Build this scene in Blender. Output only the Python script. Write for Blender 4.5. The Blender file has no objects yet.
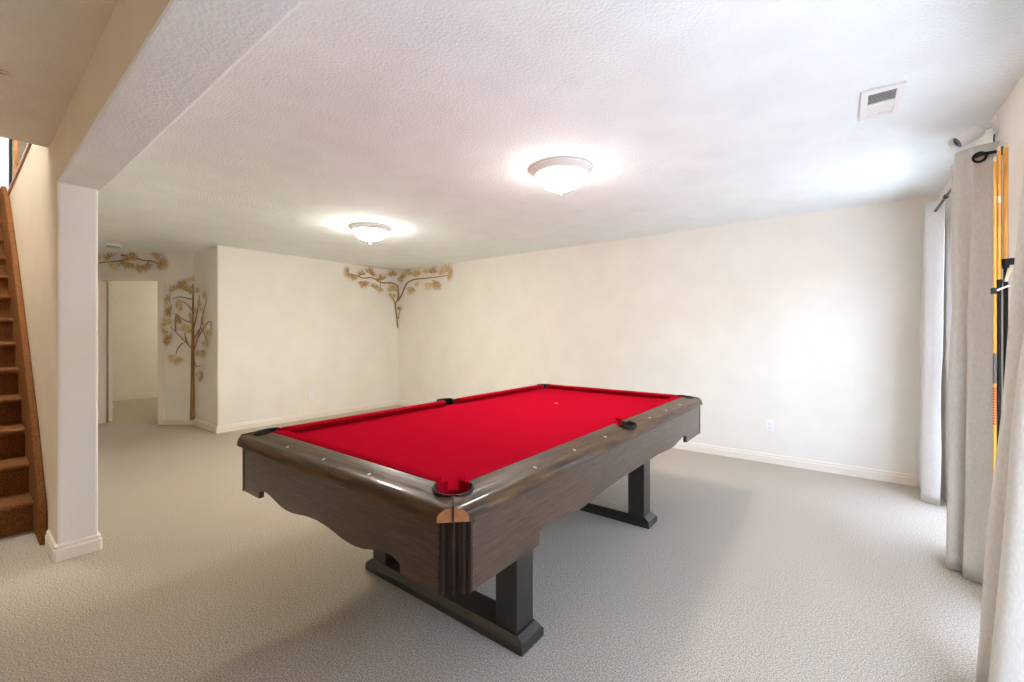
import bpy, bmesh, math, random
from mathutils import Vector, Matrix
random.seed(7)
PI = math.pi
D = bpy.data
COL = bpy.context.scene.collection

# ------------------------------------------------------------------ camera numbers (surveyed from the photograph)
FPX, YAW, HY, EYE = 432.07, 0.65383, 333.85, 1.290
CEIL = 2.44
cy_, sy_ = math.cos(YAW), math.sin(YAW)

def ray(u, v):
    r = (u - 512.0) / FPX
    return Vector((-sy_ + cy_ * r, cy_ + sy_ * r, -(v - HY) / FPX))

def on_plane(u, v, p0, n):
    """the point of a real plane (a wall, the floor) seen at a pixel: used to measure where wall ornaments hang"""
    o = Vector((0, 0, EYE)); d = ray(u, v)
    t = (Vector(p0) - o).dot(Vector(n)) / d.dot(Vector(n))
    return o + d * t

# ------------------------------------------------------------------ materials
def new_mat(name):
    m = D.materials.new(name); m.use_nodes = True
    nt = m.node_tree
    return m, nt, nt.nodes['Principled BSDF']

def rgb(c):
    """sRGB 0-255 to linear"""
    out = []
    for x in c:
        x /= 255.0
        out.append(x / 12.92 if x <= 0.04045 else ((x + 0.055) / 1.055) ** 2.4)
    return tuple(out) + (1.0,)

def plain(name, col, rough=0.6, metal=0.0, coat=0.0, spec=0.5, sheen=0.0):
    m, nt, b = new_mat(name)
    b.inputs['Base Color'].default_value = rgb(col)
    b.inputs['Roughness'].default_value = rough
    b.inputs['Metallic'].default_value = metal
    b.inputs['Coat Weight'].default_value = coat
    b.inputs['Coat Roughness'].default_value = 0.12
    b.inputs['Specular IOR Level'].default_value = spec
    b.inputs['Sheen Weight'].default_value = sheen
    # a faint procedural unevenness so that no surface is perfectly flat in tone
    tc = nt.nodes.new('ShaderNodeTexCoord'); nz = nt.nodes.new('ShaderNodeTexNoise')
    nz.inputs['Scale'].default_value = 40.0; nz.inputs['Detail'].default_value = 2.0
    mr = nt.nodes.new('ShaderNodeMapRange')
    mr.inputs['To Min'].default_value = max(0.02, rough - 0.05); mr.inputs['To Max'].default_value = min(1, rough + 0.05)
    nt.links.new(tc.outputs['Object'], nz.inputs['Vector'])
    nt.links.new(nz.outputs['Fac'], mr.inputs['Value'])
    nt.links.new(mr.outputs['Result'], b.inputs['Roughness'])
    return m

def textured(name, c1, c2, scale, rough=0.9, bump=0.0, bscale=None, stretch=(1, 1, 1), detail=4.0, coat=0.0, spec=0.4,
             bdist=0.01, lo=0.35, hi=0.65, sheen=0.0, coat_rough=0.1):
    m, nt, b = new_mat(name)
    tc = nt.nodes.new('ShaderNodeTexCoord'); mp = nt.nodes.new('ShaderNodeMapping')
    mp.inputs['Scale'].default_value = stretch
    nz = nt.nodes.new('ShaderNodeTexNoise'); nz.inputs['Scale'].default_value = scale; nz.inputs['Detail'].default_value = detail
    cr = nt.nodes.new('ShaderNodeValToRGB')
    cr.color_ramp.elements[0].position = lo; cr.color_ramp.elements[0].color = rgb(c1)
    cr.color_ramp.elements[1].position = hi; cr.color_ramp.elements[1].color = rgb(c2)
    L = nt.links.new
    L(tc.outputs['Object'], mp.inputs['Vector']); L(mp.outputs['Vector'], nz.inputs['Vector'])
    L(nz.outputs['Fac'], cr.inputs['Fac']); L(cr.outputs['Color'], b.inputs['Base Color'])
    b.inputs['Roughness'].default_value = rough
    b.inputs['Coat Weight'].default_value = coat; b.inputs['Coat Roughness'].default_value = coat_rough
    b.inputs['Specular IOR Level'].default_value = spec
    b.inputs['Sheen Weight'].default_value = sheen
    if bump:
        n2 = nt.nodes.new('ShaderNodeTexNoise'); n2.inputs['Scale'].default_value = bscale or scale; n2.inputs['Detail'].default_value = 3.0
        bp = nt.nodes.new('ShaderNodeBump'); bp.inputs['Strength'].default_value = bump; bp.inputs['Distance'].default_value = bdist
        L(tc.outputs['Object'], n2.inputs['Vector']); L(n2.outputs['Fac'], bp.inputs['Height']); L(bp.outputs['Normal'], b.inputs['Normal'])
    return m

M = {}
M['wall'] = textured('wall_paint', (235, 230, 222), (239, 235, 227), 3.0, 0.75, bump=0.25, bscale=90, bdist=0.004, spec=0.3)
M['wall_tan'] = textured('hall_wall_paint', (226, 213, 192), (230, 218, 198), 3.0, 0.7, bump=0.25, bscale=90, bdist=0.004, spec=0.3)
M['ceiling'] = textured('ceiling_texture', (236, 241, 241), (241, 246, 246), 4.0, 0.9, bump=0.6, bscale=75, bdist=0.008, spec=0.2)
M['ceiling_tan'] = textured('hall_ceiling_tan', (234, 225, 215), (238, 230, 221), 4.0, 0.9, bump=0.5, bscale=75, bdist=0.008, spec=0.2)  # hall ceiling given a slightly tanner tone than the main one
M['trim'] = plain('trim_paint', (238, 229, 217), 0.45)
M['carpet'] = textured('beige_carpet', (122, 110, 93), (214, 201, 181), 170.0, 1.0, bump=0.07, bscale=330, bdist=0.012, spec=0.05, detail=3, lo=0.3, hi=0.7, sheen=0.2)
M['stair_carpet'] = textured('brown_stair_carpet', (104, 64, 34), (164, 110, 66), 130.0, 1.0, bump=0.9, bscale=200, bdist=0.012, spec=0.05, lo=0.3, hi=0.7)
M['cloth'] = textured('red_felt', (164, 12, 32), (176, 16, 39), 220.0, 1.0, bump=0.25, bscale=500, bdist=0.002, spec=0.0)
for ax_, stx in (('x', (1.2, 9, 9)), ('y', (9, 1.2, 9))):
    M['apron_' + ax_] = textured('walnut_veneer', (50, 33, 19), (78, 53, 32), 9.0, 0.36, stretch=(stx[0], stx[1], 14), coat=0.5, spec=0.4, coat_rough=0.25)
    M['rail_' + ax_] = textured('glossy_walnut_rail', (50, 32, 14), (86, 60, 28), 5.0, 0.42, stretch=stx, coat=0.28, spec=0.2, coat_rough=0.08)
M['block'] = textured('dark_rosewood', (15, 8, 5), (46, 24, 15), 16.0, 0.5, stretch=(6, 6, 0.4), coat=0.0, spec=0.25)
M['endgrain'] = textured('pale_end_grain', (150, 98, 58), (176, 122, 78), 40.0, 0.5)
M['leg'] = textured('dark_stained_wood', (20, 17, 15), (38, 33, 29), 12.0, 0.35, stretch=(8, 8, 0.6), coat=0.7, spec=0.5, coat_rough=0.25)
M['black'] = plain('black_plastic', (13, 13, 14), 0.55, spec=0.3)
M['slate'] = plain('slate_underside', (60, 58, 56), 0.8)
M['pearl'] = plain('pearl_inlay', (214, 200, 170), 0.3)
M['spot'] = plain('cloth_spot', (236, 150, 150), 0.7)
M['oak'] = textured('golden_oak', (150, 92, 44), (190, 124, 64), 10.0, 0.35, stretch=(8, 8, 1), coat=0.3)
M['white'] = plain('white_enamel', (236, 234, 230), 0.4)
M['white_plastic'] = plain('white_plastic', (238, 238, 238), 0.35)
M['cam_white'] = plain('camera_housing', (232, 231, 228), 0.4)
M['brass'] = plain('painted_hinge', (232, 222, 204), 0.45)
M['chrome'] = plain('chrome', (205, 205, 205), 0.2, metal=1.0)
M['lens'] = plain('dark_glass', (12, 12, 14), 0.08, coat=1.0)
M['duct'] = plain('dark_duct', (70, 68, 66), 0.8)
M['yellow'] = textured('yellow_fibreglass', (214, 140, 36), (232, 164, 58), 12, 0.35, stretch=(10, 10, 0.6), coat=0.3)
M['red_tape'] = plain('red_band', (176, 66, 50), 0.5)
M['grey_tape'] = plain('grey_sleeve', (92, 82, 78), 0.5)
M['bark'] = textured('wood_brown_branch', (136, 98, 60), (176, 132, 88), 30, 0.6, stretch=(4, 4, 1))
M['needle_gold'] = textured('gold_needles', (208, 182, 132), (230, 208, 164), 30, 0.55)
M['needle_brown'] = textured('brown_needles', (178, 142, 94), (210, 176, 130), 30, 0.55)
M['needle_olive'] = textured('olive_needles', (192, 172, 122), (216, 196, 150), 30, 0.55)
M['concrete'] = textured('patio_concrete', (198, 198, 196), (210, 210, 208), 6, 0.9)
M['blocker'] = textured('blocker_boards', (120, 112, 104), (150, 142, 132), 8, 0.9, stretch=(6, 6, 0.5))  # grey boards of the added sky-blocking screen
M['rod'] = plain('black_iron_rod', (30, 27, 26), 0.4, metal=0.4)
M['door'] = plain('door_paint', (228, 218, 204), 0.45)
M['door_cool'] = plain('cool_white_door', (226, 230, 238), 0.45)
M['frame_vinyl'] = plain('white_vinyl_frame', (238, 238, 240), 0.4)

def curtain_mat(name, c1, c2, trans):
    m = textured(name, c1, c2, 180, 0.9, bump=0.2, bscale=300, bdist=0.002, stretch=(1, 1, 0.3), spec=0.1, sheen=0.2)
    nt = m.node_tree; b = nt.nodes['Principled BSDF']; out = nt.nodes['Material Output']
    tr = nt.nodes.new('ShaderNodeBsdfTranslucent'); tr.inputs['Color'].default_value = rgb(c2)
    mx = nt.nodes.new('ShaderNodeMixShader'); mx.inputs['Fac'].default_value = trans
    nt.links.new(b.outputs['BSDF'], mx.inputs[1]); nt.links.new(tr.outputs['BSDF'], mx.inputs[2])
    nt.links.new(mx.outputs['Shader'], out.inputs['Surface'])
    return m
M['curtain'] = curtain_mat('beige_linen', (206, 199, 188), (219, 212, 202), 0.2)
M['curtain_white'] = curtain_mat('white_linen', (222, 218, 214), (234, 231, 228), 0.28)

def glass_mat():
    m, nt, b = new_mat('window_glass')
    out = nt.nodes['Material Output']
    t = nt.nodes.new('ShaderNodeBsdfTransparent'); g = nt.nodes.new('ShaderNodeBsdfGlossy'); g.inputs['Roughness'].default_value = 0.02
    mx = nt.nodes.new('ShaderNodeMixShader')
    mx.inputs['Fac'].default_value = 0.05; nt.links.new(t.outputs['BSDF'], mx.inputs[1]); nt.links.new(g.outputs['BSDF'], mx.inputs[2])
    nt.links.new(mx.outputs['Shader'], out.inputs['Surface'])
    return m
M['glass'] = glass_mat()

def emit_mat(name, col, s):
    m, nt, b = new_mat(name)
    b.inputs['Base Color'].default_value = rgb((240, 236, 228)); b.inputs['Roughness'].default_value = 0.3
    b.inputs['Emission Color'].default_value = rgb(col)
    # the bulb sits low in the bowl: the glass is brightest below, dimmer towards its rim
    tc = nt.nodes.new('ShaderNodeTexCoord'); sx = nt.nodes.new('ShaderNodeSeparateXYZ'); mr = nt.nodes.new('ShaderNodeMapRange')
    mr.inputs['From Min'].default_value = -0.135; mr.inputs['From Max'].default_value = -0.046
    mr.inputs['To Min'].default_value = s; mr.inputs['To Max'].default_value = 0.12 * s
    nt.links.new(tc.outputs['Object'], sx.inputs['Vector']); nt.links.new(sx.outputs['Z'], mr.inputs['Value'])
    nt.links.new(mr.outputs['Result'], b.inputs['Emission Strength'])
    return m
M['bowl'] = emit_mat('lit_frosted_glass', (255, 251, 244), 33.0)
M['bowl_warm'] = emit_mat('warm_lit_frosted_glass', (255, 251, 241), 64.0)

# ------------------------------------------------------------------ mesh helpers
def link(name, bm, mat, parent=None, smooth=False, loc=None, rot=None, mats=None):
    bmesh.ops.remove_doubles(bm, verts=bm.verts, dist=1e-6)
    bmesh.ops.recalc_face_normals(bm, faces=bm.faces)
    me = D.meshes.new(name); bm.to_mesh(me); bm.free()
    if smooth:
        for p in me.polygons: p.use_smooth = True
    for mm in (mats or [mat]): me.materials.append(mm)
    o = D.objects.new(name, me); COL.objects.link(o)
    if parent is not None: o.parent = parent
    if loc is not None: o.location = loc
    if rot is not None: o.rotation_euler = rot
    return o

def bevel(o, w=0.004, seg=2, ang=40):
    m = o.modifiers.new('bevel', 'BEVEL'); m.width = w; m.segments = seg
    m.limit_method = 'ANGLE'; m.angle_limit = math.radians(ang)
    return o

def smooth_angle(o, deg=40):
    me = o.data
    for p in me.polygons: p.use_smooth = True
    me.set_sharp_from_angle(angle=math.radians(deg))
    return o

def box(bm, x0, x1, y0, y1, z0, z1, mtx=None):
    vs = [bm.verts.new(Vector(c)) for c in ((x0, y0, z0), (x1, y0, z0), (x1, y1, z0), (x0, y1, z0), (x0, y0, z1), (x1, y0, z1), (x1, y1, z1), (x0, y1, z1))]
    if mtx is not None:
        for v in vs: v.co = mtx @ v.co
    for f in ((0, 3, 2, 1), (4, 5, 6, 7), (0, 1, 5, 4), (1, 2, 6, 5), (2, 3, 7, 6), (3, 0, 4, 7)):
        bm.faces.new([vs[i] for i in f])
    return bm

def boxes(*bb, mtx=None):
    bm = bmesh.new()
    for b in bb: box(bm, *b, mtx=mtx)
    return bm

def prism(bm, poly, axis, a, b):
    """extrude a 2D polygon along an axis: axis 'x' takes (y,z), 'y' takes (x,z), 'z' takes (x,y)"""
    def P(p, t):
        return {'x': (t, p[0], p[1]), 'y': (p[0], t, p[1]), 'z': (p[0], p[1], t)}[axis]
    A = [bm.verts.new(P(p, a)) for p in poly]; B = [bm.verts.new(P(p, b)) for p in poly]
    n = len(poly)
    bm.faces.new(A); bm.faces.new(B[::-1])
    for i in range(n): bm.faces.new((A[i], B[i], B[(i + 1) % n], A[(i + 1) % n]))
    return bm

def lathe(bm, prof, seg=32, mtx=None, cap=True):
    """revolve (r,z) about z"""
    rings = []
    for r, z in prof:
        if r < 1e-6:
            rings.append([bm.verts.new((0, 0, z))])
        else:
            rings.append([bm.verts.new((r * math.cos(2 * PI * i / seg), r * math.sin(2 * PI * i / seg), z)) for i in range(seg)])
    for k in range(len(rings) - 1):
        a, b = rings[k], rings[k + 1]
        for i in range(seg):
            j = (i + 1) % seg
            if len(a) == 1 and len(b) == 1: continue
            if len(a) == 1: bm.faces.new((a[0], b[i], b[j]))
            elif len(b) == 1: bm.faces.new((a[i], a[j], b[0]))
            else: bm.faces.new((a[i], a[j], b[j], b[i]))
    if cap:
        for r in (rings[0], rings[-1]):
            if len(r) > 2: bm.faces.new(r)
    if mtx is not None:
        for ring in rings:
            for v in ring: v.co = mtx @ v.co
    return bm

def tube(bm, pts, rad, seg=8, cap=True):
    pts = [Vector(p) for p in pts]
    if not hasattr(rad, '__len__'): rad = [rad] * len(pts)
    rings = []; prev = None
    for i, p in enumerate(pts):
        t = (pts[min(i + 1, len(pts) - 1)] - pts[max(i - 1, 0)]).normalized()
        if prev is None:
            a = Vector((0, 0, 1)) if abs(t.z) < 0.9 else Vector((1, 0, 0))
            n = t.cross(a).normalized()
        else:
            n = (prev - t * prev.dot(t)).normalized()
        prev = n; b = t.cross(n)
        rings.append([bm.verts.new(p + (n * math.cos(2 * PI * k / seg) + b * math.sin(2 * PI * k / seg)) * rad[i]) for k in range(seg)])
    for i in range(len(rings) - 1):
        for k in range(seg):
            j = (k + 1) % seg
            bm.faces.new((rings[i][k], rings[i][j], rings[i + 1][j], rings[i + 1][k]))
    if cap:
        bm.faces.new(rings[0][::-1]); bm.faces.new(rings[-1])
    return bm

def cyl(bm, p0, p1, r, seg=20):
    return tube(bm, [p0, p1], r, seg)

def catmull(pts, n):
    out = []
    P = [Vector(p) for p in pts]
    for i in range(len(P) - 1):
        p0 = P[max(i - 1, 0)]; p1 = P[i]; p2 = P[i + 1]; p3 = P[min(i + 2, len(P) - 1)]
        for k in range(n):
            t = k / n
            out.append(0.5 * ((2 * p1) + (p2 - p0) * t + (2 * p0 - 5 * p1 + 4 * p2 - p3) * t * t + (3 * p1 - p0 - 3 * p2 + p3) * t ** 3))
    out.append(P[-1])
    return out

def cut(o, cutter_bm):
    """carve a shape out of a mesh for good (the carving shape does not stay in the scene)"""
    me = D.meshes.new('tmp'); bmesh.ops.recalc_face_normals(cutter_bm, faces=cutter_bm.faces); cutter_bm.to_mesh(me); cutter_bm.free()
    c = D.objects.new('tmp', me); COL.objects.link(c)
    md = o.modifiers.new('cut', 'BOOLEAN'); md.operation = 'DIFFERENCE'; md.object = c; md.solver = 'EXACT'
    bpy.context.view_layer.update()
    dg = bpy.context.evaluated_depsgraph_get()
    nm = D.meshes.new_from_object(o.evaluated_get(dg))
    o.modifiers.clear(); old = o.data; o.data = nm; nm.name = old.name + '_cut'
    D.objects.remove(c); D.meshes.remove(me)
    return o

def struct(o):
    o['kind'] = 'structure'; return o

def tag(o, label, cat, group=None):
    o['label'] = label; o['category'] = cat
    if group: o['group'] = group
    return o

def thing(name, label, cat, loc=(0, 0, 0), rotz=0.0, group=None):
    o = D.objects.new(name, None); COL.objects.link(o)
    o.location = loc; o.rotation_euler = (0, 0, rotz); o.empty_display_size = 0.1
    bpy.context.view_layer.update()
    return tag(o, label, cat, group)

def adopt(o, parent):
    """parent a mesh modelled in room coordinates without moving it"""
    o.parent = parent
    o.matrix_parent_inverse = parent.matrix_world.inverted()
    return o

# ------------------------------------------------------------------ the room
XR, YB, XL = 0.634, 4.994, -6.441
YREC = 2.125                                   # the short return wall of the recess
SW0, SW1 = 0.375, 0.548                        # stair wall / beam faces
P0 = Vector((-7.335, YREC, 0)); DIR = Vector((-0.7940, -0.6079, 0)); NRM = Vector((0.6079, -0.7940, 0))   # slanted door wall: runs along DIR, faces NRM
DLEN = (P0.y - SW1) / -DIR.y

struct(link('floor', boxes((-12.5, XR + 0.14, -3.3, 5.2, -0.1, 0.0)), M['carpet']))
struct(link('ceiling', boxes((-12.5, XR + 0.14, SW1 - 0.05, 5.2, CEIL, CEIL + 0.1)), M['ceiling']))
struct(link('ceiling_hall', boxes((-3.9, XR + 0.14, -3.3, SW0 + 0.02, CEIL, CEIL + 0.26)), M['ceiling_tan']))
struct(link('wall_back', boxes((XL - 0.12, XR + 0.14, YB, YB + 0.12, 0, CEIL + 0.05)), M['wall']))
# wall_left together with its return into the recess: an L in plan
o = link('wall_left', prism(bmesh.new(), [(XL, YB + 0.01), (XL, YREC), (P0.x - 0.05, YREC), (P0.x - 0.05, YREC + 0.12), (XL - 0.12, YREC + 0.12), (XL - 0.12, YB + 0.01)], 'z', 0, CEIL + 0.05), M['wall'])
struct(bevel(o, 0.018, 3))
# slanted wall with the doorway
T0, T1, DH = 0.497, 1.375, 2.075
def slant(t, z, out=0.0):
    return P0 + DIR * t + NRM * out + Vector((0, 0, z))
MS = Matrix(((DIR.x, NRM.x, 0, P0.x), (DIR.y, NRM.y, 0, P0.y), (0, 0, 1, 0), (0, 0, 0, 1)))   # local (t, out, z)
struct(link('wall_door', boxes((-0.02, T0, -0.12, 0, 0, CEIL + 0.05), (T1, DLEN + 0.1, -0.12, 0, 0, CEIL + 0.05), (T0, T1, -0.12, 0, DH, CEIL + 0.05), mtx=MS), M['wall']))
cw = 0.062
o = link('trim_1', boxes((T0 - cw - 0.02, T0, 0, 0.018, 0, DH + cw), (T1, T1 + cw, 0, 0.018, 0, DH + cw), (T0, T1, 0, 0.018, DH, DH + cw),
                         (T0, T0 + 0.016, -0.125, 0.001, 0, DH), (T1 - 0.016, T1, -0.125, 0.001, 0, DH), (T0 + 0.016, T1 - 0.016, -0.125, 0.001, DH - 0.016, DH), mtx=MS), M['trim'])
struct(bevel(o, 0.004, 2))
# far room walls
struct(link('wall_far_room', boxes((-11.25, -11.13, -1.5, 5.2, 0, CEIL + 0.05), (-11.25, -6.6, 5.0, 5.2, 0, CEIL + 0.05), (-11.25, -9.6, 0.44, 0.56, 0, CEIL + 0.05)), M['wall']))
struct(link('baseboard_far_room', boxes((-11.13, -11.115, -1.5, 5.0, 0, 0.085)), M['trim']))

# door slab folded back into the far room, hinge edge towards us
dr = thing('door_1', 'white door folded back into the far room, its hinged edge showing', 'door', slant(T1 - 0.066, 0, -0.14), 0)
dr['kind'] = 'structure'
ANG = math.radians(150)
ux = -DIR                                        # closed door runs from hinge towards the other jamb
ddir = (ux * math.cos(ANG) + (-NRM) * math.sin(ANG)).normalized()
dn = Vector((-ddir.y, ddir.x, 0))
MD = Matrix(((ddir.x, dn.x, 0, 0), (ddir.y, dn.y, 0, 0), (0, 0, 1, 0), (0, 0, 0, 1)))
o = bevel(link('door_slab', boxes((0.014, 0.85, -0.02, 0.02, 0.012, DH - 0.02), mtx=MD), M['door'], dr), 0.003, 2)
for zz in (0.25, 1.07, 1.84):
    bm = boxes((-0.022, 0.014, -0.019, 0.012, zz - 0.045, zz + 0.045), mtx=MD)
    cyl(bm, MD @ Vector((-0.008, 0.024, zz - 0.05)), MD @ Vector((-0.008, 0.024, zz + 0.05)), 0.009, 12)
    link('hinge', bm, M['brass'], dr)
bm = bmesh.new()
lathe(bm, [(0.012, 0), (0.012, 0.03), (0.026, 0.036), (0.03, 0.055), (0.02, 0.07), (0, 0.072)], 20, MD @ Matrix.Translation((0.78, 0.02, 0.93)) @ Matrix.Rotation(-PI / 2, 4, 'X'))
link('door_knob', bm, M['brass'], dr, smooth=True)

# stair wall, its white end, and the beam that carries on over the room: one L-shaped piece with soft corners
poly = [(-9.7, 0), (-3.54, 0), (-3.54, CEIL + 0.1), (-3.9, CEIL + 0.1), (-3.9, 2.70), (-9.7, 2.70)]
bm = bmesh.new(); prism(bm, poly, 'y', SW0, SW1)
o = link('wall_stair', bm, M['wall'], mats=[M['wall'], M['wall_tan'], M['ceiling']])
for p in o.data.polygons:                        # the hall side is painted beige, the underside of the beam is textured like the ceiling
    if p.normal.y < -0.5: p.material_index = 1
    elif p.normal.z < -0.5 and p.center.z > 1: p.material_index = 2
bevel(o, 0.016, 3); struct(o)
bm = bmesh.new(); prism(bm, [(-3.545, 0.374), (XR + 0.05, 0.325), (XR + 0.05, 0.566), (-5.6, 0.566), (-5.6, 0.53), (-3.545, 0.53)], 'z', 2.15, CEIL + 0.2)
o = link('beam', bm, M['wall'], mats=[M['wall'], M['wall_tan'], M['ceiling']])
for p in o.data.polygons:
    if p.normal.y < -0.5: p.material_index = 1
    elif p.normal.z < -0.5: p.material_index = 2
struct(bevel(o, 0.014, 3))

# hall around the stairs, behind and beside the camera
struct(link('wall_hall', boxes((-9.7, XR + 0.14, -3.42, -3.3, 0, CEIL + 0.1), (-4.02, -3.9, -3.3, -0.72, 0, CEIL + 0.26), (-9.7, -3.9, -0.84, -0.72, 0, 5.2)), M['wall_tan']))
# upper storey seen up the stairwell
struct(link('wall_upstairs', boxes((-9.8, -9.7, -0.84, 3.0, 2.5, 5.2), (-9.7, -1.0, 2.9, 3.0, 2.5, 5.2), (-3.9, -3.8, -0.84, 3.0, CEIL + 0.26, 5.2)), M['wall']))
struct(link('ceiling_upstairs', boxes((-9.8, -3.8, -0.84, 3.0, 5.2, 5.3)), M['ceiling']))
struct(link('floor_upstairs', boxes((-9.7, -7.33, -0.72, SW0, 2.5, 2.849), (-9.7, -3.9, SW1, 2.9, 2.56, 2.70)), M['stair_carpet']))

# right wall with two glazed openings
W1 = (3.50, 4.50, 0.04, 2.10); W2 = (0.62, 2.82, 0.04, 2.10)
struct(link('wall_right', boxes((XR, XR + 0.14, -3.3, W2[0], 0, CEIL + 0.05), (XR, XR + 0.14, W2[1], W1[0], 0, CEIL + 0.05), (XR, XR + 0.14, W1[1], YB + 0.12, 0, CEIL + 0.05),
                                (XR, XR + 0.14, W1[0], W1[1], W1[3], CEIL + 0.05), (XR, XR + 0.14, W2[0], W2[1], W2[3], CEIL + 0.05),
                                (XR, XR + 0.14, W1[0], W1[1], 0, W1[2]), (XR, XR + 0.14, W2[0], W2[1], 0, W2[2])), M['wall']))
def glazed_door(name, w):
    y0, y1, z0, z1 = w; f = 0.05
    x0, x1 = XR + 0.04, XR + 0.10; ym = (y0 + y1) / 2
    fr = struct(bevel(link(name, boxes((x0, x1, y0, y0 + f, z0, z1), (x0, x1, y1 - f, y1, z0, z1), (x0, x1, y0 + f, y1 - f, z1 - f, z1), (x0, x1, y0 + f, y1 - f, z0, z0 + f),
                          (x0, x1, ym - 0.035, ym + 0.035, z0 + f, z1 - f)), M['frame_vinyl']), 0.004, 2))
    g = link('window_pane', boxes((x0 + 0.02, x0 + 0.026, y0 + f, ym - 0.035, z0 + f, z1 - f), (x0 + 0.02, x0 + 0.026, ym + 0.035, y1 - f, z0 + f, z1 - f)), M['glass'], fr)
    return fr
glazed_door('window_1', W1); glazed_door('window_2', W2)
struct(link('sky_blocker', boxes(*[(3.4 + 0.012 * (i % 2), 3.44 + 0.012 * (i % 2), -3 + i * 0.15, -2.855 + i * 0.15, -0.05, 2.8) for i in range(80)]), M['blocker']))  # unseen board screen added to block the low sky from the windows
struct(link('ground_outside', boxes((XR + 0.14, 9, -6, 12, -0.15, -0.03)), M['concrete']))

# baseboards: a stepped profile
def base_profile(): return [(0, 0), (0.016, 0), (0.016, 0.062), (0.011, 0.07), (0.011, 0.084), (0.005, 0.092), (0, 0.092)]
def baseboard(name, a, b, n, parent=None):
    """a, b: floor points on the wall line; n: unit vector into the room"""
    a = Vector((a[0], a[1], 0)); b = Vector((b[0], b[1], 0)); n = Vector((n[0], n[1], 0))
    bm = bmesh.new(); pr = base_profile()
    A = [bm.verts.new(a + n * d + Vector((0, 0, z))) for d, z in pr]; B = [bm.verts.new(b + n * d + Vector((0, 0, z))) for d, z in pr]
    bm.faces.new(A); bm.faces.new(B[::-1])
    for i in range(len(pr)): j = (i + 1) % len(pr); bm.faces.new((A[i], B[i], B[j], A[j]))
    return struct(link(name, bm, M['trim']))
baseboard('baseboard_back', (XL + 0.016, YB), (XR, YB), (0, -1))
baseboard('baseboard_left', (XL, YREC - 0.012), (XL, YB), (1, 0))
baseboard('baseboard_recess', (XL + 0.014, YREC), (P0.x, YREC), (0, -1))
e = slant(T0 - cw - 0.02, 0); baseboard('baseboard_door', (P0.x, P0.y), (e.x, e.y), NRM)
baseboard('baseboard_right', (XR, W2[1]), (XR, W1[0]), (-1, 0))
# baseboard wrapped round the end of the stair wall with chamfered corners
bm = bmesh.new(); pr = base_profile(); c = 0.012
def ringpts(d):
    x1 = -3.54 + d; ya = SW0 - d; yb = SW1 + d
    return [(-3.86, ya), (x1 - c, ya), (x1, ya + c), (x1, yb - c), (x1 - c, yb), (-9.3, yb), ]
rows = [[bm.verts.new((x, y, z)) for x, y in ringpts(d)] for d, z in pr[1:]] + [[bm.verts.new((x, y, 0.092)) for x, y in ringpts(-0.002)]]
for r0, r1 in zip(rows, rows[1:]):
    for i in range(len(r0) - 1): bm.faces.new((r0[i], r0[i + 1], r1[i + 1], r1[i]))
struct(link('baseboard_stair', bm, M['trim']))

# oak cap on top of the stair wall and the oak post of the landing
struct(bevel(link('trim_2', boxes((-6.95, -3.92, SW0 - 0.012, SW1 + 0.02, 2.70, 2.73)), M['oak']), 0.006, 2))
struct(bevel(link('door_2', boxes((-7.72, -7.68, -0.70, 0.43, 2.86, 4.95)), M['door_cool']), 0.004, 2))
struct(link('dark_upright', boxes((-7.73, -7.66, 0.432, 0.452, 2.705, 5.0)), M['black']))  # narrow black upright strip beside the upstairs door
po = thing('newel_post', 'golden oak post rising beside the top of the stairs', 'post', (-6.86, 0.42, 2.73))
bevel(link('post_shaft', boxes((-0.018, 0.018, -0.006, 0.026, 0, 1.1)), M['oak'], po), 0.004, 2)
bevel(link('post_cap', boxes((-0.028, 0.028, -0.016, 0.036, 1.1, 1.13)), M['oak'], po), 0.008, 2)

# ------------------------------------------------------------------ staircase
st = thing('staircase', 'brown carpeted staircase climbing behind the white wall end', 'staircase', (-4.0, -0.2, 0))
RISE, RUN, X0 = 0.2035, 0.2409, -4.20
NST = 13
for i in range(NST):
    x = X0 - i * RUN; z = (i + 1) * RISE
    prof = [(x - 0.02, z - RISE), (x - 0.02, z - 0.05), (x + 0.005, z - 0.045), (x + 0.02, z - 0.03), (x + 0.022, z - 0.014), (x + 0.012, z - 0.002), (x - 0.005, z),
            (x - RUN - 0.02, z), (x - RUN - 0.02, z - RISE)]
    bm = bmesh.new(); prism(bm, prof, 'y', -0.70, 0.337)
    adopt(smooth_angle(link('step', bm, M['stair_carpet']), 50), st)
prof = [(-3.872, 0), (-3.895, 0.20), (-3.93, 0.262), (-4.0, 0.325), (-4.326, 0.69), (-4.87, 1.20), (-5.79, 2.02), (-6.6, 2.66), (-7.0, 2.84), (-7.35, 2.87), (-7.35, 2.4), (-4.3, 0)]
bm = bmesh.new(); prism(bm, prof, 'y', 0.337, SW0 - 0.001)
adopt(bevel(link('stringer', bm, M['stair_carpet']), 0.012, 3), st)

# ------------------------------------------------------------------ pool table
TX, TY = -1.634, 2.23
HX, HYT = 0.772, 1.375         # outer edge of the rails
AX, AY = 0.760, 1.354          # apron faces
ZB, ZA = 0.526, 0.745          # apron bottom at the corners, apron top
BED, WOODZ, CUSH = 0.774, 0.806, 0.813
NX, NY = 0.605, 1.20           # cushion noses
BX, BY = 0.645, 1.25           # where wood meets cloth
CH = 0.066                     # 45 degree cut of the corners
pt = thing('pool_table', 'pool table with red felt, brown wooden rails and dark pedestal legs', 'pool table', (TX, TY, 0))

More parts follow.
